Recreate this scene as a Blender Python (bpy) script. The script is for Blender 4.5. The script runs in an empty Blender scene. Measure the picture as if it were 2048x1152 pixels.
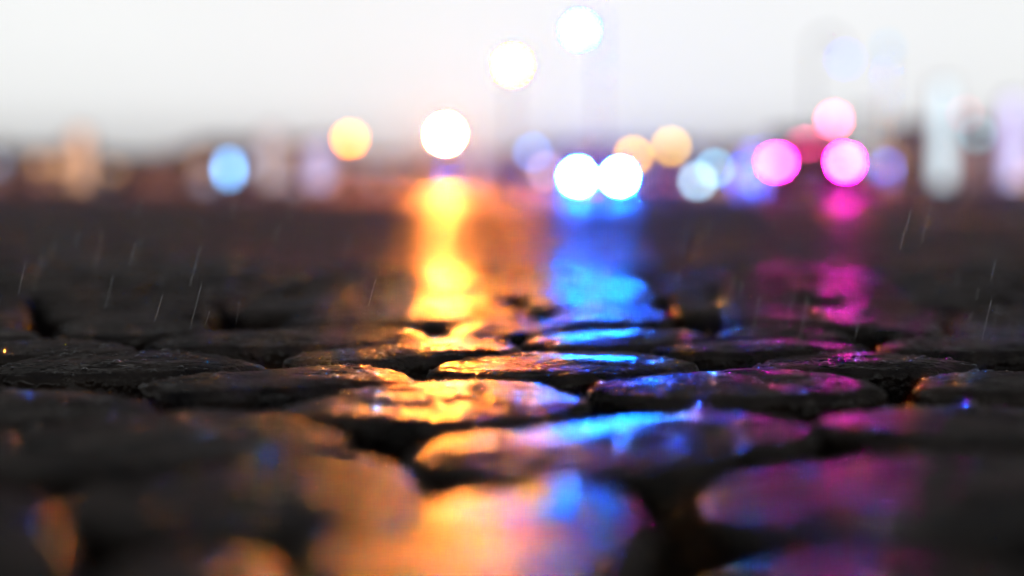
import bpy, math, random
from math import radians as R, sin, cos, pi
from mathutils import Vector, noise
from mathutils.bvhtree import BVHTree
S = bpy.context.scene
COL = S.collection
random.seed(7)
# ------------------------------------------------------------------ camera
F, H, FOCUS, APER = 2930.0, 0.087, 0.735, 0.0205
TH = math.atan(191 / F)
cam = bpy.data.cameras.new('camera'); camo = bpy.data.objects.new('camera', cam); COL.objects.link(camo)
camo.location = (0, 0, H); camo.rotation_euler = (R(90) - TH, 0, 0)
cam.sensor_width = 36; cam.lens = 36 * F / 2048
cam.clip_start = .01; cam.clip_end = 2000
cam.dof.use_dof = True; cam.dof.focus_distance = FOCUS
cam.dof.aperture_fstop = cam.lens / 1000 / APER
S.camera = camo
def ray(px, py):
    return Vector((px - 1024, F * cos(TH) + (576 - py) * sin(TH), -F * sin(TH) + (576 - py) * cos(TH)))
def ground(px, py, z=0.0):
    d = ray(px, py); t = (z - H) / d.z
    return (d.x * t, d.y * t)
def at(px, py, D):
    d = ray(px, py); t = D / d.y
    return Vector((d.x * t, D, H + d.z * t))
def blur(D): return APER * F * abs(1 / FOCUS - 1 / D)
# ------------------------------------------------------------------ materials
def mat(name):
    m = bpy.data.materials.new(name); m.use_nodes = True; nt = m.node_tree; nt.nodes.clear()
    o = nt.nodes.new('ShaderNodeOutputMaterial')
    def N(t, **k):
        n = nt.nodes.new(t)
        for a, b in k.items():
            if a[0] == '_': setattr(n, a[1:], b)
            else: n.inputs[int(a[1:]) if a[1:].isdigit() else a].default_value = b
        return n
    return m, nt, o, N, nt.links.new
def principled(name, col, rough=.5, metal=0, nscale=0, namp=.3, coat=0, trans=0, spec=.4):
    m, nt, o, N, L = mat(name)
    p = N('ShaderNodeBsdfPrincipled'); p.inputs['Base Color'].default_value = (*col, 1)
    p.inputs['Roughness'].default_value = rough; p.inputs['Metallic'].default_value = metal
    p.inputs['Coat Weight'].default_value = coat; p.inputs['Specular IOR Level'].default_value = spec; p.inputs['Transmission Weight'].default_value = trans
    if nscale:
        tc = N('ShaderNodeTexCoord'); n = N('ShaderNodeTexNoise'); n.inputs['Scale'].default_value = nscale
        n.inputs['Detail'].default_value = 5
        L(tc.outputs['Object'], n.inputs['Vector'])
        mx = N('ShaderNodeMix', _data_type='RGBA')
        mx.inputs[6].default_value = (*[c * (1 - namp) for c in col], 1); mx.inputs[7].default_value = (*[min(1, c * (1 + namp)) for c in col], 1)
        L(n.outputs['Fac'], mx.inputs[0]); L(mx.outputs[2], p.inputs['Base Color'])
        b = N('ShaderNodeBump'); b.inputs['Strength'].default_value = .4; b.inputs['Distance'].default_value = .01
        L(n.outputs['Fac'], b.inputs['Height']); L(b.outputs[0], p.inputs['Normal'])
    L(p.outputs[0], o.inputs[0]); return m
_em = {}
def emis(rgb):
    k = tuple(round(c, 4) for c in rgb)
    if k not in _em:
        m, nt, o, N, L = mat('lit_surface'); e = N('ShaderNodeEmission'); mx = max(max(k), 1e-4)
        e.inputs[0].default_value = (*[c / mx for c in k], 1); e.inputs[1].default_value = mx
        L(e.outputs[0], o.inputs[0]); _em[k] = m
    return _em[k]
BEAD = 1.35
def wet(name, c1, c2, s, gloss=.046, dist=1.0, rmin=.07, rmax=.15, rnd=True, fres=.5):
    """wet stone: dark mineral body under a broken film of water; s scales the pattern (1 = metres)"""
    m, nt, o, N, L = mat(name)
    tc = N('ShaderNodeTexCoord'); vec = tc.outputs['Object']
    if rnd:
        oi = N('ShaderNodeObjectInfo'); ml = N('ShaderNodeMath', _operation='MULTIPLY'); ml.inputs[1].default_value = 37.
        L(oi.outputs['Random'], ml.inputs[0]); ad = N('ShaderNodeVectorMath', _operation='ADD')
        L(vec, ad.inputs[0]); L(ml.outputs[0], ad.inputs[1]); vec = ad.outputs[0]
    def noise_(sc, det=4, rough=.6):
        n = N('ShaderNodeTexNoise'); n.inputs['Scale'].default_value = sc * s; n.inputs['Detail'].default_value = det
        n.inputs['Roughness'].default_value = rough; L(vec, n.inputs['Vector']); return n.outputs['Fac']
    def ramp(f, a, b, va=0., vb=1.):
        r = N('ShaderNodeMapRange'); r.inputs[1].default_value = a; r.inputs[2].default_value = b
        r.inputs[3].default_value = va; r.inputs[4].default_value = vb; L(f, r.inputs[0]); return r.outputs[0]
    def math_(op, a, b):
        q = N('ShaderNodeMath', _operation=op)
        for i, v in enumerate((a, b)):
            if isinstance(v, (int, float)): q.inputs[i].default_value = v
            else: L(v, q.inputs[i])
        return q.outputs[0]
    base = noise_(35, 6); fine = noise_(430, 3, .6); mid = noise_(88, 1, .4); film = ramp(noise_(24, 3), .53, .60)
    vo = N('ShaderNodeTexVoronoi'); vo.inputs['Scale'].default_value = 240 * s; L(vec, vo.inputs['Vector'])
    pit = ramp(vo.outputs['Distance'], .0, .5)
    mx = N('ShaderNodeMix', _data_type='RGBA'); mx.inputs[6].default_value = (*c1, 1); mx.inputs[7].default_value = (*c2, 1)
    L(ramp(base, .35, .65), mx.inputs[0])
    dry = math_('SUBTRACT', 1.0, film)
    bead = N('ShaderNodeTexVoronoi'); bead.inputs['Scale'].default_value = 230 * s; bead.inputs['Randomness'].default_value = .9; L(vec, bead.inputs['Vector'])
    bd = math_('MULTIPLY', ramp(bead.outputs['Distance'], .0, .7, 1., .0), ramp(noise_(60, 3), .38, .52))
    h = math_('ADD', math_('MULTIPLY', fine, .8), math_('ADD', math_('MULTIPLY', pit, .2), math_('MULTIPLY', bd, BEAD)))
    h = math_('MULTIPLY', h, math_('ADD', math_('MULTIPLY', dry, .93), .07))
    h = math_('ADD', h, math_('MULTIPLY', mid, 1.5))
    b = N('ShaderNodeBump'); b.inputs['Strength'].default_value = 1; b.inputs['Distance'].default_value = .0011 * dist / s
    L(h, b.inputs['Height'])
    d = N('ShaderNodeBsdfDiffuse'); L(mx.outputs[2], d.inputs[0]); L(b.outputs[0], d.inputs['Normal'])
    g = N('ShaderNodeBsdfGlossy'); g.distribution = 'BECKMANN'; L(b.outputs[0], g.inputs['Normal']); g.inputs[0].default_value = (1, 1, 1, 1)
    L(ramp(dry, 0, 1, rmin, rmax), g.inputs['Roughness'])
    ms = N('ShaderNodeMixShader'); lw = N('ShaderNodeFresnel'); lw.inputs[0].default_value = 1.12
    L(math_('ADD', math_('MULTIPLY', lw.outputs[0], gloss * fres), math_('MULTIPLY', ramp(base, .3, .7, .6, 1.1), gloss)), ms.inputs[0])
    L(d.outputs[0], ms.inputs[1]); L(g.outputs[0], ms.inputs[2]); L(ms.outputs[0], o.inputs[0]); return m
STONE = wet('wet_granite', (.008, .006, .005), (.062, .045, .034), 1)
STONE2 = wet('wet_granite_distant', (.008, .006, .005), (.062, .045, .034), 1, gloss=.062, dist=3.0, rmin=.26, rmax=.48, fres=1.8)
JOINT = wet('wet_joint_sand', (.006, .005, .004), (.02, .014, .008), 1, gloss=.03, dist=2, rnd=False)
ROAD = wet('wet_asphalt', (.015, .015, .016), (.032, .032, .034), .35, gloss=.05, dist=1.6, rmin=.42, rmax=.55, rnd=False, fres=1.7)
FLAG = wet('wet_paving', (.035, .028, .022), (.07, .055, .045), .6, gloss=.06, rnd=False)
def dropmat():
    m, nt, o, N, L = mat('water')
    d = N('ShaderNodeBsdfTransparent'); d.inputs[0].default_value = (.9, .9, .9, 1)
    g = N('ShaderNodeBsdfGlossy'); g.inputs['Roughness'].default_value = .16; g.inputs[0].default_value = (1, 1, 1, 1)
    f = N('ShaderNodeFresnel'); f.inputs[0].default_value = 1.33; x = N('ShaderNodeMixShader')
    L(f.outputs[0], x.inputs[0]); L(d.outputs[0], x.inputs[1]); L(g.outputs[0], x.inputs[2]); L(x.outputs[0], o.inputs[0]); return m
WATER = dropmat()
GRIT = principled('wet_grit', (.22, .10, .035), .25, nscale=60)
MOSS = principled('moss', (.045, .04, .012), .6)
METAL = principled('painted_metal', (.03, .032, .035), .35, nscale=8)
PALE = principled('pale_metal', (.35, .36, .38), .4)
GLASS = principled('dark_glass', (.02, .022, .025), .05, coat=.5)
RUB = principled('tyre_rubber', (.008, .008, .008), .8, spec=.05)
RIM = principled('alloy', (.03, .03, .032), .6, 0, spec=.1)
LEAF = principled('hedge_leaf', (.03, .05, .02), .6)
PLATE = principled('number_plate', (.6, .6, .58), .5)
TREEB = principled('bark', (.05, .04, .03), .8)
# ------------------------------------------------------------------ mesh helpers
def mesh(name, V, Fc, m, parent=None, smooth=True, loc=None):
    me = bpy.data.meshes.new(name); me.from_pydata([tuple(v) for v in V], [], Fc)
    if smooth: me.polygons.foreach_set('use_smooth', [True] * len(me.polygons))
    me.materials.append(m); me.update()
    o = bpy.data.objects.new(name, me); COL.objects.link(o)
    if loc is not None: o.location = loc
    if parent is not None: o.parent = parent
    return o
def empty(name, loc, rz=0):
    o = bpy.data.objects.new(name, None); COL.objects.link(o); o.location = loc; o.rotation_euler.z = rz
    o.empty_display_size = .1; return o
def tag(o, label=None, cat=None, group=None, kind=None):
    if label: o['label'] = label
    if cat: o['category'] = cat
    if group: o['group'] = group
    if kind: o['kind'] = kind
    return o
class MB:
    def __init__(s): s.V = []; s.F = []
    def add(s, V, Fc):
        n = len(s.V); s.V += [tuple(v) for v in V]; s.F += [tuple(i + n for i in f) for f in Fc]; return s
    def box(s, x0, x1, y0, y1, z0, z1, b=0.0):
        if b:
            V = []; Fc = []
            pts = []
            for (sx, sy) in ((0, 0), (1, 0), (1, 1), (0, 1)):
                cx = (x0 + b, x1 - b)[sx]; cy = (y0 + b, y1 - b)[sy]
                for k in range(4):
                    a = {(0, 0): pi, (1, 0): 1.5 * pi, (1, 1): 0, (0, 1): .5 * pi}[(sx, sy)] + k * pi / 6
                    pts.append((cx + b * cos(a), cy + b * sin(a)))
            rings = [(z0, .0), (z1 - b, .0), (z1 - b * .3, b * .3), (z1, b)]
            mxx, mxy = (x0 + x1) / 2, (y0 + y1) / 2
            n = len(pts)
            for z, ins in rings:
                fx = 1 - ins / max(1e-6, (x1 - x0) / 2); fy = 1 - ins / max(1e-6, (y1 - y0) / 2)
                for x, y in pts: V.append((mxx + (x - mxx) * fx, mxy + (y - mxy) * fy, z))
            for r in range(3):
                for i in range(n): Fc.append((r * n + i, r * n + (i + 1) % n, (r + 1) * n + (i + 1) % n, (r + 1) * n + i))
            Fc.append(tuple(range(3 * n, 4 * n))); Fc.append(tuple(reversed(range(n))))
            return s.add(V, Fc)
        V = [(x, y, z) for z in (z0, z1) for x, y in ((x0, y0), (x1, y0), (x1, y1), (x0, y1))]
        return s.add(V, [(3, 2, 1, 0), (4, 5, 6, 7), (0, 1, 5, 4), (1, 2, 6, 5), (2, 3, 7, 6), (3, 0, 4, 7)])
    def lathe(s, prof, c=(0, 0, 0), n=20, axis='z'):
        V = []; Fc = []
        for r, z in prof:
            for i in range(n):
                a = 2 * pi * i / n
                p = (r * cos(a), r * sin(a), z)
                if axis == 'y': p = (p[0], z, p[1])
                if axis == 'x': p = (z, p[0], p[1])
                V.append((p[0] + c[0], p[1] + c[1], p[2] + c[2]))
        for k in range(len(prof) - 1):
            for i in range(n): Fc.append((k * n + i, k * n + (i + 1) % n, (k + 1) * n + (i + 1) % n, (k + 1) * n + i))
        Fc.append(tuple(reversed(range(n)))); Fc.append(tuple(range((len(prof) - 1) * n, len(prof) * n)))
        return s.add(V, Fc)
    def loft(s, rings):
        V = []; Fc = []; n = len(rings[0])
        for r in rings: V += r
        for k in range(len(rings) - 1):
            for i in range(n): Fc.append((k * n + i, k * n + (i + 1) % n, (k + 1) * n + (i + 1) % n, (k + 1) * n + i))
        Fc.append(tuple(reversed(range(n)))); Fc.append(tuple(range((len(rings) - 1) * n, len(rings) * n)))
        return s.add(V, Fc)
    def ball(s, c, rx, ry=None, rz=None, n=16, m=10):
        ry = ry or rx; rz = rz or rx
        V = []; Fc = []
        for k in range(m + 1):
            t = pi * k / m
            for i in range(n):
                a = 2 * pi * i / n; V.append((c[0] + rx * sin(t) * cos(a), c[1] + ry * sin(t) * sin(a), c[2] + rz * cos(t)))
        for k in range(m):
            for i in range(n): Fc.append((k * n + i, (k + 1) * n + i, (k + 1) * n + (i + 1) % n, k * n + (i + 1) % n))
        return s.add(V, Fc)
    def build(s, name, m, parent=None, smooth=False, loc=None): return mesh(name, s.V, s.F, m, parent, smooth, loc)
# ------------------------------------------------------------------ cobblestones
def chaikin(P, k=2, q=.25):
    for _ in range(k):
        Q = []
        for i in range(len(P)):
            a, b = P[i], P[(i + 1) % len(P)]
            Q.append((a[0] + (b[0] - a[0]) * q, a[1] + (b[1] - a[1]) * q)); Q.append((a[0] + (b[0] - a[0]) * (1 - q), a[1] + (b[1] - a[1]) * (1 - q)))
        P = Q
    return P
def resample(P, n):
    L = [0]
    for i in range(len(P)): L.append(L[-1] + math.dist(P[i], P[(i + 1) % len(P)]))
    out = []; j = 0
    for k in range(n):
        d = L[-1] * k / n
        while L[j + 1] < d: j += 1
        t = (d - L[j]) / max(1e-9, L[j + 1] - L[j]); a, b = P[j], P[(j + 1) % len(P)]
        out.append((a[0] + (b[0] - a[0]) * t, a[1] + (b[1] - a[1]) * t))
    return out
def stone_data(P, n, ni, seed, z0=0., dome=.003, rad=.013, depth=.045, tilt=(0, 0)):
    """P outline in metres round its own centre -> verts, faces"""
    P = resample(chaikin(P, 2, .15), n)
    rnd = Vector((seed * 3.17 % 50, seed * 7.31 % 50, seed * 1.93 % 50))
    V = []; Fc = []
    rows = [('i', k / ni) for k in range(1, ni + 1)] + [('e', a) for a in (15, 30, 45, 60, 75, 90)] + [('s', t) for t in ((.2, .4, .65, 1.) if n > 60 else (.5, 1.))]
    def disp(x, y, w=1.):
        q = Vector((x, y, 0)) + rnd
        if n < 60: return .0009 * noise.noise(q * 22) * w
        return (.0012 * noise.noise(q * 20) + .0005 * noise.noise(q * 60) + .00025 * noise.noise(q * 160) + (.00018 * noise.noise(q * 420) if n > 150 else 0)) * w
    V.append((0, 0, z0 + dome + disp(0, 0)))
    for kind, t in rows:
        for (x, y) in P:
            l = math.hypot(x, y) + 1e-9; ux, uy = x / l, y / l
            en = noise.noise(Vector((x * 45, y * 45, seed * 1.7)))
            en2 = noise.noise(Vector((x * 160, y * 160, seed * 2.7))) if n > 60 else 0
            rr = min(rad * (1 + .5 * en), l * .6); rim = l + .0028 * en + .0016 * en2
            if kind == 'i':
                d = (rim - rr) * t; z = dome * (1 - t * t)
            elif kind == 'e':
                a = R(t); d = rim - rr * (1 - sin(a)); z = -rr * .72 * (1 - cos(a)) + .0018 * en2 * sin(a)
            else:
                d = rim + .002 * noise.noise(Vector((x * 60, y * 60, t * 4 + seed))) - .004 * t; z = -rr * .72 - (depth - rr) * t
            X, Y = ux * d, uy * d
            V.append((X, Y, z0 + z + disp(X, Y) + tilt[0] * X + tilt[1] * Y))
    for i in range(n): Fc.append((0, 1 + i, 1 + (i + 1) % n))
    for k in range(len(rows) - 1):
        b = 1 + k * n
        for i in range(n): Fc.append((b + i, b + n + i, b + n + (i + 1) % n, b + (i + 1) % n))
    return V, Fc
def centroid(P):
    A = cx = cy = 0
    for i in range(len(P)):
        (x0, y0), (x1, y1) = P[i], P[(i + 1) % len(P)]; c = x0 * y1 - x1 * y0; A += c; cx += (x0 + x1) * c; cy += (y0 + y1) * c
    return cx / (3 * A), cy / (3 * A)
# outlines of the stones that can be told apart, in photo pixels of their top faces
HAND = [
 ('pale sharp cobblestone, speckled amber at its left and electric blue at its right', [(862,738),(890,722),(950,710),(1050,701),(1160,698),(1260,702),(1345,712),(1395,726),(1350,738),(1250,746),(1130,750),(1000,751),(900,748)]),
 ('sharp dark cobblestone with gold beads at its right end, left of the pale one', [(285,770),(330,752),(420,742),(540,735),(650,728),(740,729),(800,739),(828,754),(780,764),(680,770),(560,777),(430,783),(330,786)]),
 ('long dark brown cobblestone with gold drops along its right rim, near the left edge', [(-15,742),(0,730),(60,714),(160,704),(330,698),(430,706),(500,718),(534,732),(470,736),(360,742),(220,746),(90,750),(10,752)]),
 ('broad cobblestone blazing with gold specks across its middle and a blue right tip', [(555,822),(610,797),(700,774),(800,763),(930,757),(1050,761),(1120,776),(1176,804),(1110,826),(1000,838),(860,848),(740,840),(620,832)]),
 ('dark slate cobblestone sprinkled with blue beads and a pink smear at its right end', [(1172,772),(1215,756),(1300,745),(1430,738),(1560,737),(1660,746),(1730,762),(1770,779),(1700,788),(1580,794),(1440,798),(1320,794),(1220,784)]),
 ('low sharp cobblestone with a pink and a blue patch side by side on top', [(1500,729),(1550,711),(1630,701),(1740,702),(1850,712),(1930,724),(1960,735),(1870,739),(1760,738),(1640,735),(1550,734)]),
 ('charcoal cobblestone cut by the right edge with a chipped brown left corner tinged blue', [(1838,766),(1860,750),(1920,741),(1990,738),(2080,738),(2200,744),(2210,770),(2120,786),(2000,788),(1900,786),(1850,780)]),
 ('grey cobblestone at the far right with blue sparks on its near left rim', [(1758,690),(1785,676),(1860,670),(1960,669),(2060,672),(2150,680),(2160,696),(2060,706),(1940,706),(1840,702),(1785,698)]),
 ('dark flat cobblestone with a rusty near corner, between the blue streak and the pink streak', [(1300,698),(1345,685),(1430,679),(1540,677),(1650,680),(1742,690),(1700,700),(1590,704),(1460,705),(1360,704)]),
 ('cobblestone with a thin pink gleam ending in blue, beneath the bright pink patches', [(1430,668),(1470,656),(1560,650),(1640,653),(1704,666),(1690,675),(1590,674),(1500,674),(1450,673)]),
 ('bright electric blue cobblestone just behind the one in sharpest focus', [(1045,684),(1080,670),(1150,661),(1250,656),(1350,658),(1416,668),(1390,681),(1300,690),(1180,694),(1090,692)]),
 ('golden cobblestone glittering all over, behind and left of the one in sharpest focus', [(565,716),(610,700),(700,688),(800,679),(920,673),(1005,677),(1040,690),(1000,704),(900,713),(780,719),(680,723),(600,722)]),
 ('brown cobblestone with a molten gold right end pointing at the blue streak', [(290,690),(340,673),(430,664),(560,657),(700,651),(800,654),(858,669),(810,682),(700,689),(560,693),(420,695),(320,696)]),
 ('cobblestone half gold half slate blue with a gold left end, left of the blue streak', [(885,664),(910,648),(980,641),(1070,639),(1140,644),(1150,656),(1080,665),(980,670),(910,670)]),
 ('amber cobblestone with one blown out yellow spot in the middle of its top', [(560,640),(620,624),(720,616),(830,611),(960,613),(1070,622),(1060,632),(960,641),(820,646),(680,648),(590,647)]),
 ('blurred vivid blue cobblestone second back from the sharp pale one', [(1090,634),(1130,619),(1220,613),(1310,618),(1345,632),(1290,645),(1190,648),(1110,644)]),
 ('amber brown cobblestone whose right end glows, in the blurred rows at left centre', [(440,612),(520,600),(620,593),(710,594),(742,604),(700,616),(600,622),(500,624)]),
 ('dull grey cobblestone with a glinting orange drop on its right corner', [(-120,690),(-60,680),(60,676),(180,678),(250,688),(276,699),(220,708),(80,712),(-60,712),(-120,704)]),
 ('grey cobblestone with one orange spark on its right tip, cut off by the left edge', [(-200,668),(-140,652),(-40,646),(40,652),(86,672),(20,676),(-100,678),(-190,676)]),
 ('brown shadowed cobblestone behind the two dull grey ones at left', [(110,660),(150,642),(230,632),(330,632),(400,642),(420,654),(330,666),(220,672),(140,670)]),
 ('humped brown cobblestone with glinting drops on its right slope, cut by the left edge', [(-110,812),(-60,790),(30,778),(130,773),(210,780),(270,798),(316,820),(240,834),(120,842),(0,848),(-90,842)]),
 ('large dim brown cobblestone with a gold cluster at its right corner', [(-60,908),(-20,874),(60,852),(200,834),(350,816),(460,812),(570,824),(650,846),(690,872),(640,894),(520,908),(360,922),(180,938),(20,944),(-50,936)]),
 ('tiny sliver of a dark cobblestone peeking in at the left edge', [(-230,790),(-180,770),(-80,762),(10,768),(46,780),(-60,776),(-140,800),(-210,806)]),
 ('cobblestone split into gold, violet and blue bands, in the front rows at the centre', [(818,904),(860,878),(960,864),(1100,852),(1260,832),(1420,820),(1530,830),(1610,852),(1636,874),(1560,896),(1400,926),(1240,944),(1100,950),(960,940),(860,924)]),
 ('wide cobblestone with a pink spot and blue cluster, cut by the right edge', [(1612,846),(1670,824),(1760,812),(1880,808),(2000,812),(2150,822),(2240,850),(2200,876),(2080,888),(1940,886),(1800,876),(1690,864)]),
 ('dim front cobblestone with a molten gold right end, left of centre', [(120,1010),(170,974),(280,956),(420,936),(560,914),(690,908),(790,926),(852,958),(830,992),(740,1028),(620,1046),(470,1050),(300,1052),(170,1044)]),
 ('front cobblestone of blurred gold and blue discs at the bottom centre', [(600,1096),(660,1046),(780,1010),(900,990),(1040,972),(1160,964),(1250,984),(1290,1030),(1280,1100),(1200,1170),(1060,1220),(860,1230),(700,1200),(620,1150)]),
 ('broad blurred cobblestone washed with dark blue and violet in the lower right', [(1400,1000),(1460,956),(1560,932),(1720,914),(1900,904),(2060,906),(2200,930),(2260,980),(2200,1040),(2040,1076),(1840,1090),(1640,1084),(1480,1056)]),
 ('dark blurred cobblestone cut by the bottom edge in the lower right', [(1420,1200),(1480,1146),(1620,1112),(1780,1104),(1960,1116),(2080,1150),(2120,1220),(2000,1300),(1760,1330),(1540,1300),(1440,1250)]),
 ('shadowed cobblestone in the bottom left corner with one blue violet glint', [(-260,1080),(-220,1010),(-120,984),(0,974),(80,990),(130,1050),(140,1120),(60,1180),(-80,1200),(-220,1160)]),
 ('near black cobblestone at the bottom edge left of the gold discs', [(170,1210),(220,1130),(340,1096),(480,1090),(560,1120),(590,1190),(560,1270),(440,1310),(280,1310),(190,1270)]),
]
GAPW = .0048
hand = []
for lab, P in HAND:
    W = [ground(x, y, .0) for x, y in P]
    hand.append((lab, W, centroid(W)))
def inside(P, x, y):
    c = False
    for i in range(len(P)):
        (x0, y0), (x1, y1) = P[i], P[i - 1]
        if (y0 > y) != (y1 > y) and x < (x1 - x0) * (y - y0) / (y1 - y0) + x0: c = not c
    return c
# the remaining stones: staggered rows cut as cells between the measured ones
sites = []
PX, PY = .130, .121
row = 0; y = .10
rows_y = []
while y < 7.4:
    half = max(.62, y * .40 + .35); nx = int(half / PX) + 1
    off = PX * (.5 if row % 2 else 0)
    for i in range(-nx, nx + 1):
        sites.append([i * PX + off + random.uniform(-.014, .014), y + random.uniform(-.012, .012), row])
    y += PY; row += 1
hc = [h[2] for h in hand]
def hdist(x, y):
    best = 9
    for _, W, c in hand:
        if abs(c[0] - x) < .3 and abs(c[1] - y) < .3:
            if inside(W, x, y): return -1
            for i in range(len(W)):
                a, b = W[i], W[i - 1]; dx, dy = b[0] - a[0], b[1] - a[1]
                t = max(0, min(1, ((x - a[0]) * dx + (y - a[1]) * dy) / (dx * dx + dy * dy)))
                best = min(best, math.hypot(x - a[0] - t * dx, y - a[1] - t * dy))
    return best
kept = []
for s in sites:
    if s[1] < 1.6 and hdist(s[0], s[1]) < .040: continue
    kept.append(s)
# candidate extra sites for voids next to the measured stones
for k in range(3000):
    x, y = random.uniform(-.6, .6), random.uniform(.2, 1.5)
    if hdist(x, y) > .048 and all((x - s[0]) ** 2 + (y - s[1]) ** 2 > .094 ** 2 for s in kept): kept.append([x, y, int((y - .1) / PY)])
def clip(P, nx, ny, d):      # keep n.p <= d
    out = []
    for i in range(len(P)):
        a, b = P[i], P[(i + 1) % len(P)]; da, db = a[0] * nx + a[1] * ny - d, b[0] * nx + b[1] * ny - d
        if da <= 0: out.append(a)
        if (da < 0) != (db < 0) and da != db:
            t = da / (da - db); out.append((a[0] + (b[0] - a[0]) * t, a[1] + (b[1] - a[1]) * t))
    return out
grid = {}
for i, s in enumerate(kept): grid.setdefault((int(s[0] // .15), int(s[1] // .15)), []).append(i)
hand_pts = []
for _, W, c in hand:
    RW = resample(W, 40); hand_pts.append((c, RW))
def cell(i):
    x, y, _ = kept[i]; m = .095
    P = [(x - m, y - m * .92), (x + m, y - m * .92), (x + m, y + m * .92), (x - m, y + m * .92)]
    gx, gy = int(x // .15), int(y // .15)
    for a in range(-2, 3):
        for b in range(-2, 3):
            for j in grid.get((gx + a, gy + b), ()):
                if j == i: continue
                dx, dy = kept[j][0] - x, kept[j][1] - y; l = math.hypot(dx, dy)
                if l > .26: continue
                nx, ny = dx / l, dy / l
                P = clip(P, nx, ny, x * nx + y * ny + l / 2 - GAPW * (.8 if y < 1.0 else 1.5))
                if len(P) < 3: return None
    if y < 1.7:
        for c, RW in hand_pts:
            if abs(c[0] - x) > .25 or abs(c[1] - y) > .25: continue
            for _ in range(3):
                q = min(RW, key=lambda p: (p[0] - x) ** 2 + (p[1] - y) ** 2)
                l = math.hypot(q[0] - x, q[1] - y)
                if l < 1e-4: return None
                nx, ny = (q[0] - x) / l, (q[1] - y) / l
                P = clip(P, nx, ny, x * nx + y * ny + l - GAPW)
                if len(P) < 3: return None
                # a second cut where the cell still covers the neighbour
                bad = [p for p in RW if inside(P, *p)]
                if not bad: break
                q = min(bad, key=lambda p: (p[0] - x) ** 2 + (p[1] - y) ** 2)
                cx, cy = c; l2 = math.hypot(cx - x, cy - y); nx, ny = (cx - x) / l2, (cy - y) / l2
                P = clip(P, nx, ny, q[0] * nx + q[1] * ny - GAPW * .6)
                if len(P) < 3: return None
    return P
bvh_src = []
allpoly = []
for k, (lab, W, c) in enumerate(hand):
    cx, cy = c; L = [(x - cx, y - cy) for x, y in W]
    L = [(x * (1 + .0022 / max(.02, math.hypot(x, y))), y * (1 + .0022 / max(.02, math.hypot(x, y)))) for x, y in L]
    if sum(L[i][0] * L[(i + 1) % len(L)][1] - L[(i + 1) % len(L)][0] * L[i][1] for i in range(len(L))) < 0: L.reverse()
    near = .35 < cy < 1.05
    V, Fc = stone_data(L, 300 if near else 180, 46 if near else 26, k + 1, z0=0, dome=.0012, rad=.0065, tilt=(random.uniform(-.01, .01), random.uniform(-.012, .006) + (.006 if cy < .47 else 0)))
    o = mesh('cobblestone', V, Fc, STONE, loc=(cx, cy, 0))
    tag(o, lab, 'cobblestone', 'wet cobblestones of the street')
    allpoly.append((W, cx, cy)); bvh_src.append(([(v[0] + cx, v[1] + cy, v[2]) for v in V], Fc, cy, W))
cells = []
for i in range(len(kept)):
    P = cell(i)
    if not P: continue
    A = abs(sum(P[a][0] * P[(a + 1) % len(P)][1] - P[(a + 1) % len(P)][0] * P[a][1] for a in range(len(P)))) / 2
    if A < .0022: continue
    cells.append((i, P, centroid(P)))
def project(x, y, z=0):
    v = Vector((x, y, z - H)); d = v.y * cos(TH) - v.z * sin(TH)
    if d < .02: return None
    return 1024 + F * v.x / d, 576 - F * (v.y * sin(TH) + v.z * cos(TH)) / d
vis, rest = [], []
for it in cells:
    i, P, c = it
    pr = [project(*p) for p in P]
    ok = all(pr) and any(0 < a < 2048 and b < 1150 for a, b in pr)
    (vis if ok else rest).append(it)
vis.sort(key=lambda t: t[2][1]); rest += vis[300 - len(hand):]; vis = vis[:300 - len(hand)]
ORD = ['', 'first', 'second', 'third', 'fourth', 'fifth', 'sixth', 'seventh', 'eighth', 'ninth', 'tenth', 'eleventh', 'twelfth', 'thirteenth', 'fourteenth', 'fifteenth', 'sixteenth', 'seventeenth', 'eighteenth', 'nineteenth', 'twentieth']
def ordn(n): return ORD[n] if n <= 20 else ('twenty-' + ORD[n - 20] if n < 30 else ('thirtieth' if n == 30 else 'thirty-' + ORD[n - 30]))
byrow = {}
for it in vis: byrow.setdefault(kept[it[0]][2], []).append(it)
for rk, (rw, its) in enumerate(sorted(byrow.items())):
    its.sort(key=lambda t: t[2][0])
    for n, (i, P, c) in enumerate(its):
        cx, cy = c; L = [(x - cx, y - cy) for x, y in P]
        hi = cy < 1.75
        V, Fc = stone_data(L, 140 if hi else 64, 18 if hi else 7, i + 60, z0=random.uniform(-.002, .001), dome=.0014, rad=.007, tilt=(random.uniform(-.014, .014), random.uniform(-.012, .008)))
        o = mesh('cobblestone', V, Fc, STONE if hi else STONE2, loc=(cx, cy, 0))
        px, py = project(cx, cy)
        look = ('amber lit' if 620 < px < 1060 else 'electric blue lit' if 1060 <= px < 1310 else 'magenta lit' if 1620 < px < 1725 else 'dim teal tinged' if 1725 <= px < 1860 else 'shadowed brown' if px < 620 else 'shadowed slate')
        blurw = 'softly blurred' if cy < 1.3 else 'blurred' if cy < 2.2 else 'strongly blurred'
        tag(o, f'{blurw} {look} cobblestone, {ordn(rk + 1)} far row, {ordn(n + 1)} from left', 'cobblestone', 'wet cobblestones of the street')
        allpoly.append((P, cx, cy))
        if hi: bvh_src.append(([(v[0] + cx, v[1] + cy, v[2]) for v in V], Fc, cy, P))
mb = MB()
for i, P, c in rest:
    cx, cy = c; L = [(x - cx, y - cy) for x, y in P]
    V, Fc = stone_data(L, 26 if cy > 1.5 else 48, 3, i + 60, z0=random.uniform(-.002, .001), dome=.0014, rad=.007, tilt=(random.uniform(-.014, .014), random.uniform(-.012, .008)))
    mb.add([(v[0] + cx, v[1] + cy, v[2]) for v in V], Fc)
    if cy < 1.3: allpoly.append((P, cx, cy))
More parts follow.
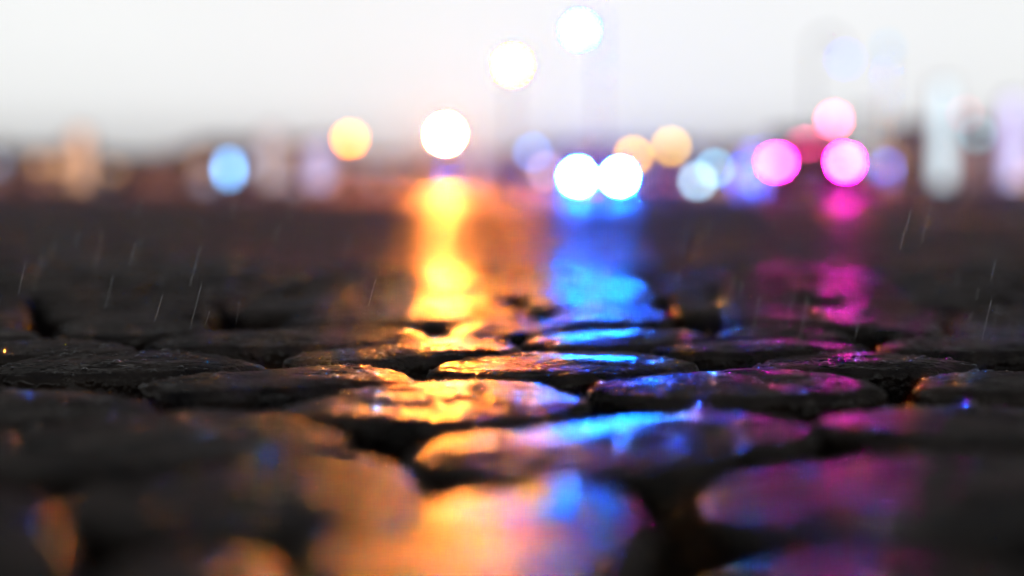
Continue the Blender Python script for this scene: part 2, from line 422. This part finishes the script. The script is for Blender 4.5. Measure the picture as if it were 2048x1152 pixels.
tag(mb.build('far_cobblestones', STONE2, smooth=True), kind='stuff', label='blurred field of smaller looking cobblestones running away down the street')
# ------------------------------------------------------------------ ground sheets
def sheet(name, pts, z, m, **k):
    o = mesh(name, [(x, y, z) for x, y in pts], [tuple(range(len(pts)))], m, smooth=False); tag(o, kind='structure'); return o
sheet('ground', [(-600, -40), (600, -40), (600, 900), (-600, 900)], -.034, JOINT)
sheet('road', [(-500, 7.2), (500, 7.2), (500, 850), (-500, 850)], -.006, ROAD)
# right pavement: flagstones behind a low kerb
mb = MB(); mb.box(1.42, 1.54, 3.6, 7.1, -.04, .012, .01); tag(mb.build('kerb', FLAG), kind='structure')
mb = MB()
mb.box(1.56, 6.5, 3.6, 7.1, -.04, .008); tag(mb.build('pavement', FLAG), kind='structure')
# ------------------------------------------------------------------ water beads, grit
def inst(protoV, protoF, items):
    V = []; Fc = []
    for (x, y, z, sx, sy, sz, a) in items:
        n = len(V); ca, sa = cos(a), sin(a)
        V += [(x + sx * v[0] * ca - sy * v[1] * sa, y + sx * v[0] * sa + sy * v[1] * ca, z + sz * v[2]) for v in protoV]
        Fc += [tuple(i + n for i in f) for f in protoF]
    return V, Fc
def dome_proto(n, m):
    V = [(0, 0, 1)]; Fc = []
    for k in range(1, m + 1):
        t = pi / 2 * k / m
        for i in range(n): V.append((sin(t) * cos(2 * pi * i / n), sin(t) * sin(2 * pi * i / n), cos(t)))
    for i in range(n): Fc.append((0, 1 + i, 1 + (i + 1) % n))
    for k in range(m - 1):
        for i in range(n): a = 1 + k * n; Fc.append((a + i, a + n + i, a + n + (i + 1) % n, a + (i + 1) % n))
    return V, Fc
items = []
for V, Fc, cy, W in bvh_src:
    bv = BVHTree.FromPolygons(V, Fc)
    xs = [p[0] for p in W]; ys = [p[1] for p in W]
    area = (max(xs) - min(xs)) * (max(ys) - min(ys))
    cnt = int(area * (9000 if cy < .55 or cy > 1.0 else 30000))
    sd = random.random() * 50
    for _ in range(cnt):
        x, y = random.uniform(min(xs) - .004, max(xs) + .004), random.uniform(min(ys) - .004, max(ys) + .004)
        if noise.noise(Vector((x * 30, y * 30, sd))) < random.uniform(-.35, .25): continue
        h = bv.ray_cast(Vector((x, y, .1)), Vector((0, 0, -1)))
        if h[0] is None or h[0].z < -.03: continue
        r = .0007 * math.exp(random.gauss(0, .5)); r = min(r, .0026) * (1.5 if cy < .55 else 1.6 if cy > 1.0 else 1.0)
        items.append((x, y, h[0].z - r * .15, r * random.uniform(.9, 1.35), r, r * random.uniform(.45, .85), random.uniform(0, pi)))
pv, pf = dome_proto(10, 4)
V, Fc = inst(pv, pf, items)
tag(mesh('water_droplets', V, Fc, WATER), kind='stuff', label='beads of rain water standing on the cobblestones')
print('droplets', len(items))
gi = []; gm = []
tries = 0
polys = [(W, cx, cy) for (W, cx, cy) in allpoly if cy < 1.4]
while len(gi) < 6000 and tries < 60000:
    tries += 1
    y = random.uniform(.30, 1.3); x = random.uniform(-.36 * y - .05, .36 * y + .05)
    if any(abs(cx - x) < .12 and abs(cy - y) < .12 and inside(W, x, y) for W, cx, cy in polys): continue
    c = noise.noise(Vector((x * 9, y * 9, 4)))
    r = .0011 * math.exp(random.gauss(0, .5)); r = min(r, .004)
    z = -.032 + max(0, c) * .045 * random.random() + r
    (gm if random.random() < .25 else gi).append((x, y, z, r, r * random.uniform(.6, 1), r * random.uniform(.5, .9), random.uniform(0, pi)))
V = [(sin(t) * cos(a), sin(t) * sin(a), cos(t)) for t in (.5, 1.3, 2.1) for a in (0, 1.2, 2.6, 3.7, 5.1)] + [(0, 0, 1), (0, 0, -1)]
V = [(v[0] * random.uniform(.8, 1.15), v[1] * random.uniform(.8, 1.15), v[2]) for v in V]
pf = [(k * 5 + i, (k + 1) * 5 + i, (k + 1) * 5 + (i + 1) % 5, k * 5 + (i + 1) % 5) for k in range(2) for i in range(5)]
pf += [(15, i, (i + 1) % 5) for i in range(5)] + [(16, 10 + (i + 1) % 5, 10 + i) for i in range(5)]
a, b = inst(V, pf, gi); tag(mesh('grit', a, b, GRIT, smooth=False), kind='stuff', label='rusty brown grit lying in the joints between the cobblestones')
a, b = inst(V, pf, gm); tag(mesh('moss_crumbs', a, b, MOSS, smooth=False), kind='stuff', label='crumbs of dark moss in the joints between the cobblestones')
# falling rain: slender drops in the air over the stones
RAINS = [(272,482,255,545,.80),(228,545,205,640,.8),(405,480,372,600,.78),(405,560,372,690,.72),(85,500,60,610,.85),(470,395,458,445,.9),(585,400,572,450,.95),(560,440,545,500,.9),(135,372,125,405,1.),(1318,395,1306,440,.9),(1422,440,1412,480,.9),(1486,560,1476,610,.8),(1470,545,1458,600,.8),(400,440,398,462,.9),(420,620,408,660,.75),(480,600,470,660,.75),(1945,620,1936,650,.8),(1957,575,1952,605,.8),(110,480,100,520,.9),(1360,535,1352,575,.85),(285,470,262,545,.9)]
rr_ = random.Random(5)
for _ in range(34):
    x, y, D = rr_.uniform(30, 2020), rr_.uniform(390, 620), rr_.uniform(.66, .95); l = rr_.uniform(40, 120); RAINS.append((x, y, x - l * rr_.uniform(.16, .3), y + l, D))
rm = mat('falling_water'); p_ = rm[3]('ShaderNodeBsdfPrincipled'); p_.inputs['Transmission Weight'].default_value = 1; p_.inputs['IOR'].default_value = 1.33; p_.inputs['Roughness'].default_value = .05
rm[4](p_.outputs[0], rm[2].inputs[0])
mb = MB()
for (x0, y0, x1, y1, D) in RAINS:
    a, b = at(x0, y0, D), at(x1, y1, D); rr = .00008
    rings = []
    for k, q in enumerate((.1, .7, 1, .8, .1)):
        c = a.lerp(b, k / 4); rings.append([(c.x + rr * q * cos(t * pi / 3), c.y + rr * q * sin(t * pi / 3), c.z) for t in range(6)])
    mb.loft(rings)
tag(mb.build('rain', rm[0], smooth=True), kind='stuff', label='slanting rain drops falling over the cobblestones')
# ------------------------------------------------------------------ lit things
GND = -.006
def rad(mean, D, dpx, tall=1.0):
    k = (blur(D) ** 2) / (dpx * dpx * tall) + 1
    return tuple(c * k for c in mean)
LAMP_GAIN = 1.0
def street_lamp(px, py, D, dpx, mean, label, arm=False):
    p = at(px, py, D); r = dpx / 2 / F * D
    root = tag(empty('street_lamp', (p.x, p.y, GND)), label, 'street lamp', 'globe lamps along the street')
    h = p.z - GND
    m = MB()
    if arm: m.lathe([(.12, 0), (.12, .08), (.07, .14), (.05, .4), (.022, .55), (.018, h + r * 2.2)], c=(arm, 0, 0), n=14)
    else: m.lathe([(.11, 0), (.11, .08), (.07, .14), (.05, .4), (.024, .55), (.019, h - r - .12), (.035, h - r - .1), (.035, h - r - .06), (r * .55, h - r * .9)], n=14)
    m.build('post', METAL, root, smooth=True)
    if arm:
        m = MB(); q = []
        for k in range(11):
            t = pi * k / 10; cx, cz = arm * (1 + cos(t)) / 2, h + r * 2.2 + abs(arm) * .5 * sin(t) - (r * .9 * k / 10)
            q.append([(cx + .022 * cos(a) * sin(t - pi / 2 + 1e-3), .022 * sin(a), cz + .022 * cos(a) * cos(t - pi / 2)) for a in (0, pi / 3, 2 * pi / 3, pi, 4 * pi / 3, 5 * pi / 3)])
        m.loft(q); m.build('arm', METAL, root, smooth=True)
    m = MB(); m.ball((0, 0, h), r, n=20, m=12); m.build('globe', emis(rad(mean, D, dpx)), root, smooth=True)
    m = MB(); m.lathe([(r * .55, h + r * .86), (r * .5, h + r * .98), (r * .12, h + r * 1.15), (.01, h + r * 1.3)], n=14); m.build('cap', METAL, root, smooth=True)
    return root
street_lamp(700, 278, 52, 16, (2.2, .56, .0), 'street lamp with an amber yellow globe, leftmost of the lamps')
street_lamp(890, 268, 45, 17, (5400, 1320, 170), 'brightest street lamp, its globe blown out white with an amber rim')
street_lamp(1025, 130, 26, 15, (520, 115, .15), 'tall street lamp with a faint cream globe against the white sky')
street_lamp(1160, 60, 22, 15, (.2, 24, 280.), 'tallest street lamp with a cold bluish white globe high in the sky', arm=.30)
street_lamp(1267, 312, 75, 15, (1.0, .50, .0), 'small street lamp with an orange globe just right of the headlights')
street_lamp(1342, 293, 60, 16, (.75, .42, .03), 'street lamp with a pale peach globe between the headlights and the braking car')
street_lamp(1690, 118, 25, 20, (.0, .05, .5), 'tall street lamp with a pale blue globe above the braking car', arm=-.55)
street_lamp(1065, 305, 64, 14, (.03, .14, .42), 'dim street lamp with a bluish globe left of the headlights')
street_lamp(1775, 95, 27, 18, (.0, .04, .08), 'very faint tall street lamp right of the pale blue one')

def light_column(px, y0, y1, wpx, D, col, label, base=None):
    a, b = at(px, y1, D), at(px, y0, D); w = wpx / F * D; z0 = max(.35, a.z); z1 = b.z
    root = tag(empty('advertising_pillar', (a.x, D, GND)), label, 'advertising pillar', 'lit pillars at the edge of the square')
    m = MB(); m.box(-w * .6, w * .6, -.18, .18, 0, z0 - GND, .03); m.build('plinth', METAL, root)
    m = MB(); m.box(-w / 2, w / 2, -.12, .12, z0 - GND + .004, z1 - GND, .02); m.build('light_box', emis(col), root)
    m = MB(); m.box(-w * .58, w * .58, -.16, .16, z1 - GND + .004, z1 - GND + .1, .03); m.build('cap', METAL, root)
    m = MB()
    for sx in (-1, 1): m.box(sx * w * .54 - .025, sx * w * .54 + .025, -.14, .14, z0 - GND + .006, z1 - GND + .002)
    m.build('frame', METAL, root)
light_column(165, 262, 385, 30, 58, (1.1, .62, .38), 'lit pillar with a soft orange face, at the far left')
light_column(545, 262, 370, 34, 66, (.75, .62, .62), 'lit pillar with a dull pinkish white face, between the blue sign and the lilac pillar')
light_column(640, 290, 385, 40, 60, (.75, .70, 1.1), 'lit pillar with a lilac face, just left of the amber lamps')
light_column(960, 315, 365, 36, 75, (.35, .40, .65), 'low dim lit pillar with a slate blue face in the middle of the square')
light_column(1728, 225, 330, 40, 70, (.5, .52, .5), 'lit pillar with a grey white face right behind the braking car')
light_column(1882, 170, 385, 34, 48, (1.1, 1.35, 1.45), 'tallest lit pillar with an icy white face')
light_column(1945, 290, 390, 26, 62, (.5, .34, .36), 'narrow lit pillar with a dusty pink face')
light_column(2022, 200, 385, 34, 44, (1.2, 1.1, 1.7), 'tall lit pillar with a bright lilac face, rightmost of all')

def sign_post(px, py, D, wpx, hpx, mean, label, kind='box'):
    p = at(px, py, D); w = wpx / F * D; h = hpx / F * D; k = (blur(D) ** 2) / (wpx * hpx) + 1
    root = tag(empty('lit_sign', (p.x, D, GND)), label, 'lit sign', 'small lit signs on posts')
    zc = p.z - GND
    m = MB(); m.lathe([(.12, 0), (.12, .03), (.035, .05), (.035, zc - h / 2 - .02)], n=12); m.build('post', METAL, root, smooth=True)
    m = MB()
    if kind == 'box': m.box(-w / 2, w / 2, -.06, .04, zc - h / 2, zc + h / 2, .03)
    else: m.lathe([(w / 2 * .96, -.06), (w / 2, -.05), (w / 2, .03)], c=(0, 0, zc), n=24, axis='y')
    m.build('sign_face', emis([c * k for c in mean]), root)
    m = MB()
    if kind == 'box': m.box(-w / 2 - .03, w / 2 + .03, .045, .12, zc - h / 2 - .03, zc + h / 2 + .03, .02)
    else: m.lathe([(w / 2 + .03, .035), (w / 2 + .03, .1)], c=(0, 0, zc), n=24, axis='y')
    m.build('housing', METAL, root)
sign_post(458, 338, 100, 14, 34, (.16, .46, .92), 'upright sky blue lit sign alone in the left half')
sign_post(1772, 342, 90, 12, 30, (.08, .26, 1.4), 'upright deep blue lit sign right of the braking car')
sign_post(1430, 337, 80, 15, 15, (.14, .36, .52), 'round steel blue lit sign left of the braking car', 'disc')
sign_post(1395, 362, 62, 16, 16, (.32, .52, .66), 'low round icy blue lit sign in front of the steel blue one', 'disc')
sign_post(1955, 268, 70, 12, 18, (.05, .12, .14), 'upright pale cyan lit sign between the icy and the lilac pillars')
sign_post(1092, 342, 85, 15, 16, (.30, .20, .26), 'round dusty pink lit sign left of the headlights', 'disc')

def traffic_light(px, py, D, dpx, mean, label):
    p = at(px, py, D); r = dpx / 2 / F * D; root = tag(empty('traffic_light', (p.x, D, GND)), label, 'traffic light', 'traffic lights showing red')
    zc = p.z - GND; s = r * 2.5
    m = MB(); m.lathe([(.12, 0), (.12, .05), (.06, .08), (.055, zc - 2 * s - r * 1.6)], n=12); m.build('pole', METAL, root, smooth=True)
    m = MB(); m.box(-r * 1.5, r * 1.5, 0, r * 2, zc - 2 * s - r * 1.5, zc + r * 1.5, r * .3); m.build('housing', METAL, root)
    for k, nm in enumerate(('red', 'amber', 'green')):
        m = MB(); m.lathe([(r * .9, -.03), (r, -.012), (r, -.004)], c=(0, 0, zc - k * s), n=20, axis='y')
        o = m.build('lens', emis(rad(mean, D, dpx)) if k == 0 else GLASS, root, smooth=True)
        o['label'] = ('lit pinkish red lens', 'dark amber lens', 'dark green lens')[k]
        V = []; n = 12
        for yy in (-.002, -r * 1.6):
            for rr in (r * 1.08, r * 1.16):
                for i in range(n + 1): a_ = pi * i / n; V.append((rr * cos(a_), yy, zc - k * s + rr * sin(a_)))
        Fc = []; q = n + 1
        for i in range(n):
            Fc += [(i, i + 1, 2 * q + i + 1, 2 * q + i), (q + i, 3 * q + i, 3 * q + i + 1, q + i + 1), (2 * q + i, 2 * q + i + 1, 3 * q + i + 1, 3 * q + i)]
        mesh('visor', V, Fc, METAL, o)
traffic_light(1668, 240, 60, 14, (3.2, .22, .55), 'traffic light glowing pink red above the braking car')
traffic_light(1930, 228, 78, 13, (.12, .02, .03), 'faint distant traffic light near the right edge')

# ------------------------------------------------------------------ cars
def rrect(x0, x1, y0, y1, z, r, n=5):
    out = []
    for cx, cy, a0 in ((x1 - r, y1 - r, 0), (x0 + r, y1 - r, 90), (x0 + r, y0 + r, 180), (x1 - r, y0 + r, 270)):
        for k in range(n): a = R(a0 + 90 * k / (n - 1)); out.append((cx + r * cos(a), cy + r * sin(a), z))
    return out
def car(X, D, rz, paint, label, head=None, tail=None, stop=None, group='cars on the wet street'):
    """front of the car faces local -Y; head / tail: (left, right) mean disc colours"""
    root = tag(empty('car', (X, D, GND), rz), label, 'car', group)
    st = [(-2.2, .62, .36, .60), (-2.14, .78, .26, .70), (-1.9, .85, .2, .76), (-1.45, .89, .18, .84), (-.95, .9, .17, .92), (0, .905, .17, .95), (1., .905, .17, .97), (1.7, .89, .2, .99), (2.05, .85, .24, .97), (2.17, .78, .3, .92), (2.22, .64, .4, .78)]
    rings = []
    for (y, hw, zl, zu) in st:
        c, hh = (zl + zu) / 2, (zu - zl) / 2; rg = []
        for i in range(24):
            a = 2 * pi * i / 24; ca, sa = cos(a), sin(a)
            rg.append((hw * math.copysign(abs(ca) ** .38, ca), y, c + hh * math.copysign(abs(sa) ** .5, sa)))
        rings.append(rg)
    m = MB(); m.loft(rings); m.build('body', paint, root, smooth=True)
    g = [(.92, -1.05, 1.95, .80), (1.08, -.80, 1.84, .765), (1.24, -.52, 1.68, .715), (1.37, -.25, 1.50, .66), (1.43, -.05, 1.35, .61), (1.46, .25, 1.05, .5)]
    m = MB(); m.loft([rrect(-w, w, a, b, z, .16) for z, a, b, w in g]); m.build('roof', paint, root, smooth=True)
    def panel(nm, q, m_, par=root):
        V = [tuple(v) for v in q]; nrm = (Vector(q[1]) - Vector(q[0])).cross(Vector(q[3]) - Vector(q[0])).normalized() * .012
        V += [tuple(Vector(v) + nrm) for v in q]
        return mesh(nm, V, [(3, 2, 1, 0), (4, 5, 6, 7), (0, 1, 5, 4), (1, 2, 6, 5), (2, 3, 7, 6), (3, 0, 4, 7)], m_, par, False)
    panel('windscreen', [(-.70, -1.06, .96), (.70, -1.06, .96), (.56, -.32, 1.37), (-.56, -.32, 1.37)], GLASS)
    panel('rear_window', [(.68, 1.94, .99), (-.68, 1.94, .99), (-.55, 1.54, 1.36), (.55, 1.54, 1.36)], GLASS)
    for s_ in (-1, 1):
        for (a, b, c, d) in ((-.70, .35, .30, -.18), (.42, 1.5, 1.15, .42)):
            q = [(s_ * .79, a, 1.0), (s_ * .79, b, 1.0), (s_ * .675, c, 1.35), (s_ * .675, d, 1.35)]
            if s_ < 0: q = [q[1], q[0], q[3], q[2]]
            panel('side_window', q, GLASS)
        m = MB(); m.ball((s_ * .98, -.72, 1.0), .1, .06, .07, 12, 8); m.build('mirror', paint, root, smooth=True)
        for yy in (-.1, .85):
            m = MB(); m.box(s_ * .91 - .012, s_ * .91 + .012, yy, yy + .16, .80, .825, .004); m.build('door_handle', PALE, root)
        for yy in (-1.38, 1.36):
            o = MB().lathe([(.20, -.1), (.30, -.1), (.325, -.06), (.325, .06), (.30, .1), (.20, .1)], c=(s_ * .82, yy, .325), n=28, axis='x').build('wheel', RUB, root, smooth=False)
            m = MB(); m.lathe([(.20, -.105), (.19, -.112), (.05, -.09), (.05, .09), (.19, .112), (.20, .105)], c=(s_ * .82, yy, .325), n=20, axis='x'); m.build('rim', RIM, o)
    m = MB(); m.box(-.5, .5, -2.235, -2.18, .42, .58, .01); m.build('grille', RUB, root)
    m = MB(); m.box(-.26, .26, -2.26, -2.24, .30, .41, .004); m.build('number_plate', PLATE, root)
    m = MB(); m.box(-.26, .26, 2.225, 2.25, .60, .71, .004); m.build('number_plate', PLATE, root)
    m = MB(); m.box(-.72, .72, 2.16, 2.27, .30, .42, .03); m.build('bumper', RUB, root)
    for k, s_ in enumerate((-1, 1)):
        e = emis(rad(head[k], D, 12)) if head else PALE
        m = MB(); m.lathe([(.13, -2.14), (.14, -2.205), (.115, -2.21)], c=(s_ * .68, 0, .60), n=20, axis='y'); hl = m.build('headlight', METAL, root, smooth=True)
        m = MB(); m.lathe([(.012, -2.235), (.07, -2.228), (.10, -2.212)], c=(s_ * .68, 0, .60), n=20, axis='y'); m.build('lens', e, hl, smooth=True)
        e = emis(rad(tail[k], D, 24)) if tail else TAILOFF
        m = MB(); m.ball((s_ * .68, 2.14, .72), .15, .09, .11, 16, 10); m.build('taillight', e, root, smooth=True)
    e = emis(rad(stop, D, 20)) if stop else TAILOFF
    m = MB(); m.box(-.15, .15, 1.79, 1.86, 1.10, 1.17, .01); m.build('brake_light', e, root)
    return root
TAILOFF = principled('red_plastic', (.2, .01, .01), .2)
P1 = principled('dark_paint', (.012, .013, .018), .6, spec=.05); P2 = principled('grey_paint', (.005, .005, .005), .7, spec=.02); P3 = principled('silver_paint', (.05, .05, .053), .6, spec=.1)
def xat(px, D): return (px - 1024) / F * D
car(xat(1196.5, 48), 50.1, 0, P1, 'dark oncoming car with dazzling white headlights', head=((8, 700, 6200), (8, 540, 4700)))
car(xat(1619, 31), 33.14, pi, P2, 'grey car seen from behind braking with pink red tail lights', tail=((620, 1.0, 340), (70, .55, 34)), stop=(.9, .05, .22))
car(xat(1325, 80), 82.1, pi, P1, 'distant dark car driving away with dull red tail lights, right of the headlights', tail=((.5, .12, .13), (.55, .14, .12)))
car(xat(1530, 66), 68.2, 0, P3, 'silver oncoming car with weak pinkish headlights, left of the braking car', head=((.30, .42, .62), (.6, .30, .36)))
car(xat(1350, 96), 98.1, pi, P2, 'farthest grey car with faint rosy tail lights', tail=((.4, .12, .2), (.42, .1, .12)))
# ------------------------------------------------------------------ hedges
def hedge(px, D, w, h, label):
    x = xat(px, D); root = tag(empty('hedge', (x, D, GND)), label, 'hedge', 'clipped hedges round the square')
    V = []; Fc = []; rg = random.Random(int(px))
    m = MB(); m.box(-w / 2, w / 2, -.35, .35, 0, .32, .03); m.build('planter', METAL, root)
    for _ in range(int(900 * w / 4)):
        c = Vector((rg.uniform(-w / 2, w / 2), rg.uniform(-.3, .3), rg.uniform(.33, h) + .07 * math.sin(_ * 1.3)))
        s_ = rg.uniform(.05, .11); u = Vector((rg.gauss(0, 1), rg.gauss(0, 1), rg.gauss(0, 1))).normalized(); v = u.orthogonal().normalized()
        n = len(V); V += [c - u * s_, c + v * s_ * .5, c + u * s_, c - v * s_ * .5]; Fc.append((n, n + 1, n + 2, n + 3))
    mesh('foliage', V, Fc, LEAF, root, False)
hedge(330, 62, 3.6, 1.25, 'long dark hedge in a planter left of the blue sign')
hedge(760, 70, 4.0, 1.15, 'dark hedge in a planter under the amber lamp')
hedge(935, 78, 3.2, 1.3, 'dark hedge in a planter right of the brightest lamp')
hedge(1810, 60, 1.8, 1.2, 'short dark hedge in a planter behind the deep blue sign')
hedge(1975, 52, 1.2, 1.3, 'small dark hedge in a planter beside the rightmost pillar')
hedge(60, 66, 3.8, 1.1, 'dark hedge in a planter left of the orange pillar')
# ------------------------------------------------------------------ buildings
WARM = emis((1.5, .8, .35)); COOL = emis((.8, .95, 1.3)); ROSE = emis((1.2, .6, .6))
walls = [principled('plaster_' + n, c, .8, nscale=.6) for n, c in (('grey', (.62, .62, .62)), ('buff', (.62, .60, .57)), ('slate', (.48, .50, .52)), ('rose', (.6, .55, .53)))]
roofm = principled('slate_roof', (.38, .38, .39), .7, nscale=2)
def building(px, D, w, h, wi, floors, bays, label, roof='gable', lit=.6):
    rg = random.Random(int(px * 3 + D)); x = xat(px, D); dp = 9
    root = tag(empty('building', (x, D, GND)), label, 'building', 'low buildings across the square')
    V, Fc = MB().box(-w / 2, w / 2, 0, dp, 0, h).V, MB().box(-w / 2, w / 2, 0, dp, 0, h).F
    mesh('wall', V, Fc, walls[wi], root, False)
    m = MB(); m.box(-w / 2 - .2, w / 2 + .2, -.2, dp + .2, h + .003, h + .25); m.build('cornice', walls[(wi + 1) % 4], root)
    if roof == 'gable':
        e = .35; rh = h * .18 + .3
        rf = mesh('roof', [(-w / 2 - e, -e, h + .254), (w / 2 + e, -e, h + .254), (w / 2 + e, dp + e, h + .254), (-w / 2 - e, dp + e, h + .254), (-w / 2 - e, dp / 2, h + rh), (w / 2 + e, dp / 2, h + rh)],
             [(0, 1, 5, 4), (2, 3, 4, 5), (0, 4, 3), (1, 2, 5), (3, 2, 1, 0)], roofm, root, False)
        for q in (-.3, .32):
            m = MB(); m.box(w * q - .35, w * q + .35, dp / 2 - 1.2, dp / 2 - .5, h + rh * .6, h + rh + .5); m.build('chimney', walls[wi], rf)
    fh = h / floors; bw = w / bays
    for f in range(floors):
        for b in range(bays):
            cx = -w / 2 + (b + .5) * bw; z0 = f * fh + fh * .28; z1 = f * fh + fh * .82; hw = bw * .24
            if f == 0 and b == bays // 2:
                d = MB(); d.box(cx - .6, cx + .6, -.06, -.003, 0, 2.2); d = d.build('door', METAL, root)
                m = MB(); m.box(cx + .42, cx + .48, -.12, -.063, 1.0, 1.1); m.build('handle', PALE, d); continue
            if f == 0: z0 = .7; hw = bw * .36
            fr = MB(); t = .09
            fr.box(cx - hw - t, cx - hw, -.05, -.003, z0 - t, z1 + t); fr.box(cx + hw, cx + hw + t, -.05, -.003, z0 - t, z1 + t)
            fr.box(cx - hw + .002, cx + hw - .002, -.05, -.003, z0 - t, z0); fr.box(cx - hw + .002, cx + hw - .002, -.05, -.003, z1, z1 + t)
            fr.box(cx - .03, cx + .03, -.045, -.006, z0 + .002, z1 - .002)
            fr = fr.build('window', PALE, root)
            u = rg.random(); m_ = GLASS if u > lit else rg.choice((WARM, COOL, ROSE, WARM))  # extra glowing panes added to brighten the dark band of buildings
            m = MB(); m.box(cx - hw, cx + hw, -.03, -.012, z0, z1); m.build('pane', m_, fr)
building(40, 120, 9, 3.1, 0, 2, 5, 'grey plaster building at the far left of the square')
building(250, 135, 8, 2.8, 1, 2, 4, 'buff building with a gabled roof behind the orange pillar')
building(430, 150, 9, 3.9, 2, 2, 4, 'dark slate coloured building behind the sky blue sign')
building(610, 140, 7, 2.5, 3, 2, 4, 'low rosy building behind the lilac pillar')
building(790, 165, 9, 3.7, 0, 2, 5, 'grey gabled building between the two amber lamps')
building(965, 175, 9, 3.1, 2, 2, 4, 'dark low building right of the brightest lamp', lit=.2)
building(1120, 160, 8, 4.2, 1, 3, 4, 'tall buff building behind the oncoming headlights')
building(1290, 170, 9, 3.1, 0, 2, 4, 'grey building behind the peach lamp')
building(1460, 155, 9, 4.1, 2, 2, 4, 'dark building behind the steel blue sign')
building(1640, 145, 8, 3.4, 3, 2, 4, 'rosy building straight behind the braking car')
building(1800, 130, 7.5, 3.9, 0, 2, 4, 'grey building behind the deep blue sign', lit=.6)
building(1960, 115, 7, 4.2, 1, 3, 4, 'tall buff building near the right edge with many lit windows', lit=.7)
building(2100, 100, 6, 3.8, 2, 2, 3, 'dark building cut by the right edge')
for k, (px, D, w, h) in enumerate(((-250, 210, 26, 7.0), (140, 230, 24, 6.0), (540, 240, 25, 7.4), (900, 235, 24, 6.2), (1250, 245, 26, 7.0), (1610, 230, 24, 7.8), (1960, 215, 22, 8.8), (2260, 190, 22, 9))):
    building(px, D, w, h, k % 4, 3, 6, 'long pale terrace block rising over the low buildings, ' + ['beyond the left edge', 'leftmost in view', 'behind the lilac pillar', 'behind the brightest lamp', 'behind the peach lamp', 'behind the pink traffic light', 'behind the icy white pillar', 'beyond the right edge'][k], 'flat' if k % 2 else 'gable', lit=.5)
# ------------------------------------------------------------------ air
HAZE = .00015
m, nt, o, N, L = mat('misty_air'); v = N('ShaderNodeVolumePrincipled'); v.inputs['Density'].default_value = HAZE
v.inputs['Color'].default_value = (.92, .93, .95, 1); v.inputs['Anisotropy'].default_value = .3
L(v.outputs[0], o.inputs['Volume'])
tag(MB().box(-350, 350, -30, 400, -1.04, 20).build('haze', m), kind='stuff')
# ------------------------------------------------------------------ sky
w = bpy.data.worlds.new('World'); S.world = w; w.use_nodes = True; nt = w.node_tree; nt.nodes.clear()
def WN(t): return nt.nodes.new(t)
out = WN('ShaderNodeOutputWorld'); bg = WN('ShaderNodeBackground'); bg2 = WN('ShaderNodeBackground'); add = WN('ShaderNodeAddShader')
tc = WN('ShaderNodeTexCoord'); sep = WN('ShaderNodeSeparateXYZ'); nt.links.new(tc.outputs['Generated'], sep.inputs[0])
cr = WN('ShaderNodeValToRGB'); els = cr.color_ramp.elements
pts = [(0, .16), (.5, .20), (.512, .56), (.53, .90), (.55, .95), (.575, .96), (.595, .60), (.62, .22), (.66, .12), (.80, .10), (1, .08)]
els[0].position = 0; els[0].color = (.02, .02, .02, 1); els[1].position = 1; els[1].color = (.10, .11, .13, 1)
for p, v in pts[1:-1]:
    e = els.new(p); e.color = (v * .975, v * 1.0, v * .985, 1)
mr = WN('ShaderNodeMapRange'); mr.inputs[1].default_value = -1; mr.inputs[2].default_value = 1
nt.links.new(sep.outputs['Z'], mr.inputs[0]); nt.links.new(mr.outputs[0], cr.inputs[0])
az = WN('ShaderNodeMapRange'); az.inputs[1].default_value = -.2; az.inputs[2].default_value = .75; az.inputs[3].default_value = .8; az.inputs[4].default_value = 1
nt.links.new(sep.outputs['Y'], az.inputs[0])
nz = WN('ShaderNodeTexNoise'); nz.inputs['Scale'].default_value = 6; nz.inputs['Detail'].default_value = 3; nt.links.new(tc.outputs['Generated'], nz.inputs[0])
nr = WN('ShaderNodeMapRange'); nr.inputs[3].default_value = .96; nr.inputs[4].default_value = 1.04; nt.links.new(nz.outputs[0], nr.inputs[0])
mu = WN('ShaderNodeMath'); mu.operation = 'MULTIPLY'; nt.links.new(az.outputs[0], mu.inputs[0]); nt.links.new(nr.outputs[0], mu.inputs[1])
nt.links.new(cr.outputs[0], bg.inputs[0]); nt.links.new(mu.outputs[0], bg.inputs[1])
sky = WN('ShaderNodeTexSky'); sky.sky_type = 'NISHITA'; sky.sun_disc = False; sky.sun_elevation = R(-3); sky.sun_rotation = R(180)
nt.links.new(sky.outputs[0], bg2.inputs[0]); bg2.inputs[1].default_value = .05
nt.links.new(bg.outputs[0], add.inputs[0]); nt.links.new(bg2.outputs[0], add.inputs[1]); nt.links.new(add.outputs[0], out.inputs[0])
# ------------------------------------------------------------------ render
S.view_settings.view_transform = 'Standard'; S.view_settings.look = 'None'; S.view_settings.gamma = 1; S.view_settings.exposure = 0
S.render.engine = 'CYCLES'
try:
    S.cycles.use_denoising = True; S.cycles.denoiser = 'OPENIMAGEDENOISE'; S.cycles.denoising_input_passes = 'RGB_ALBEDO_NORMAL'
except Exception: pass
S.cycles.use_adaptive_sampling = False
S.cycles.max_bounces = 5; S.cycles.diffuse_bounces = 2; S.cycles.glossy_bounces = 3; S.cycles.transmission_bounces = 4
S.cycles.sample_clamp_indirect = 3; S.cycles.sample_clamp_direct = 0; S.cycles.blur_glossy = .3
S.cycles.caustics_reflective = False; S.cycles.caustics_refractive = False
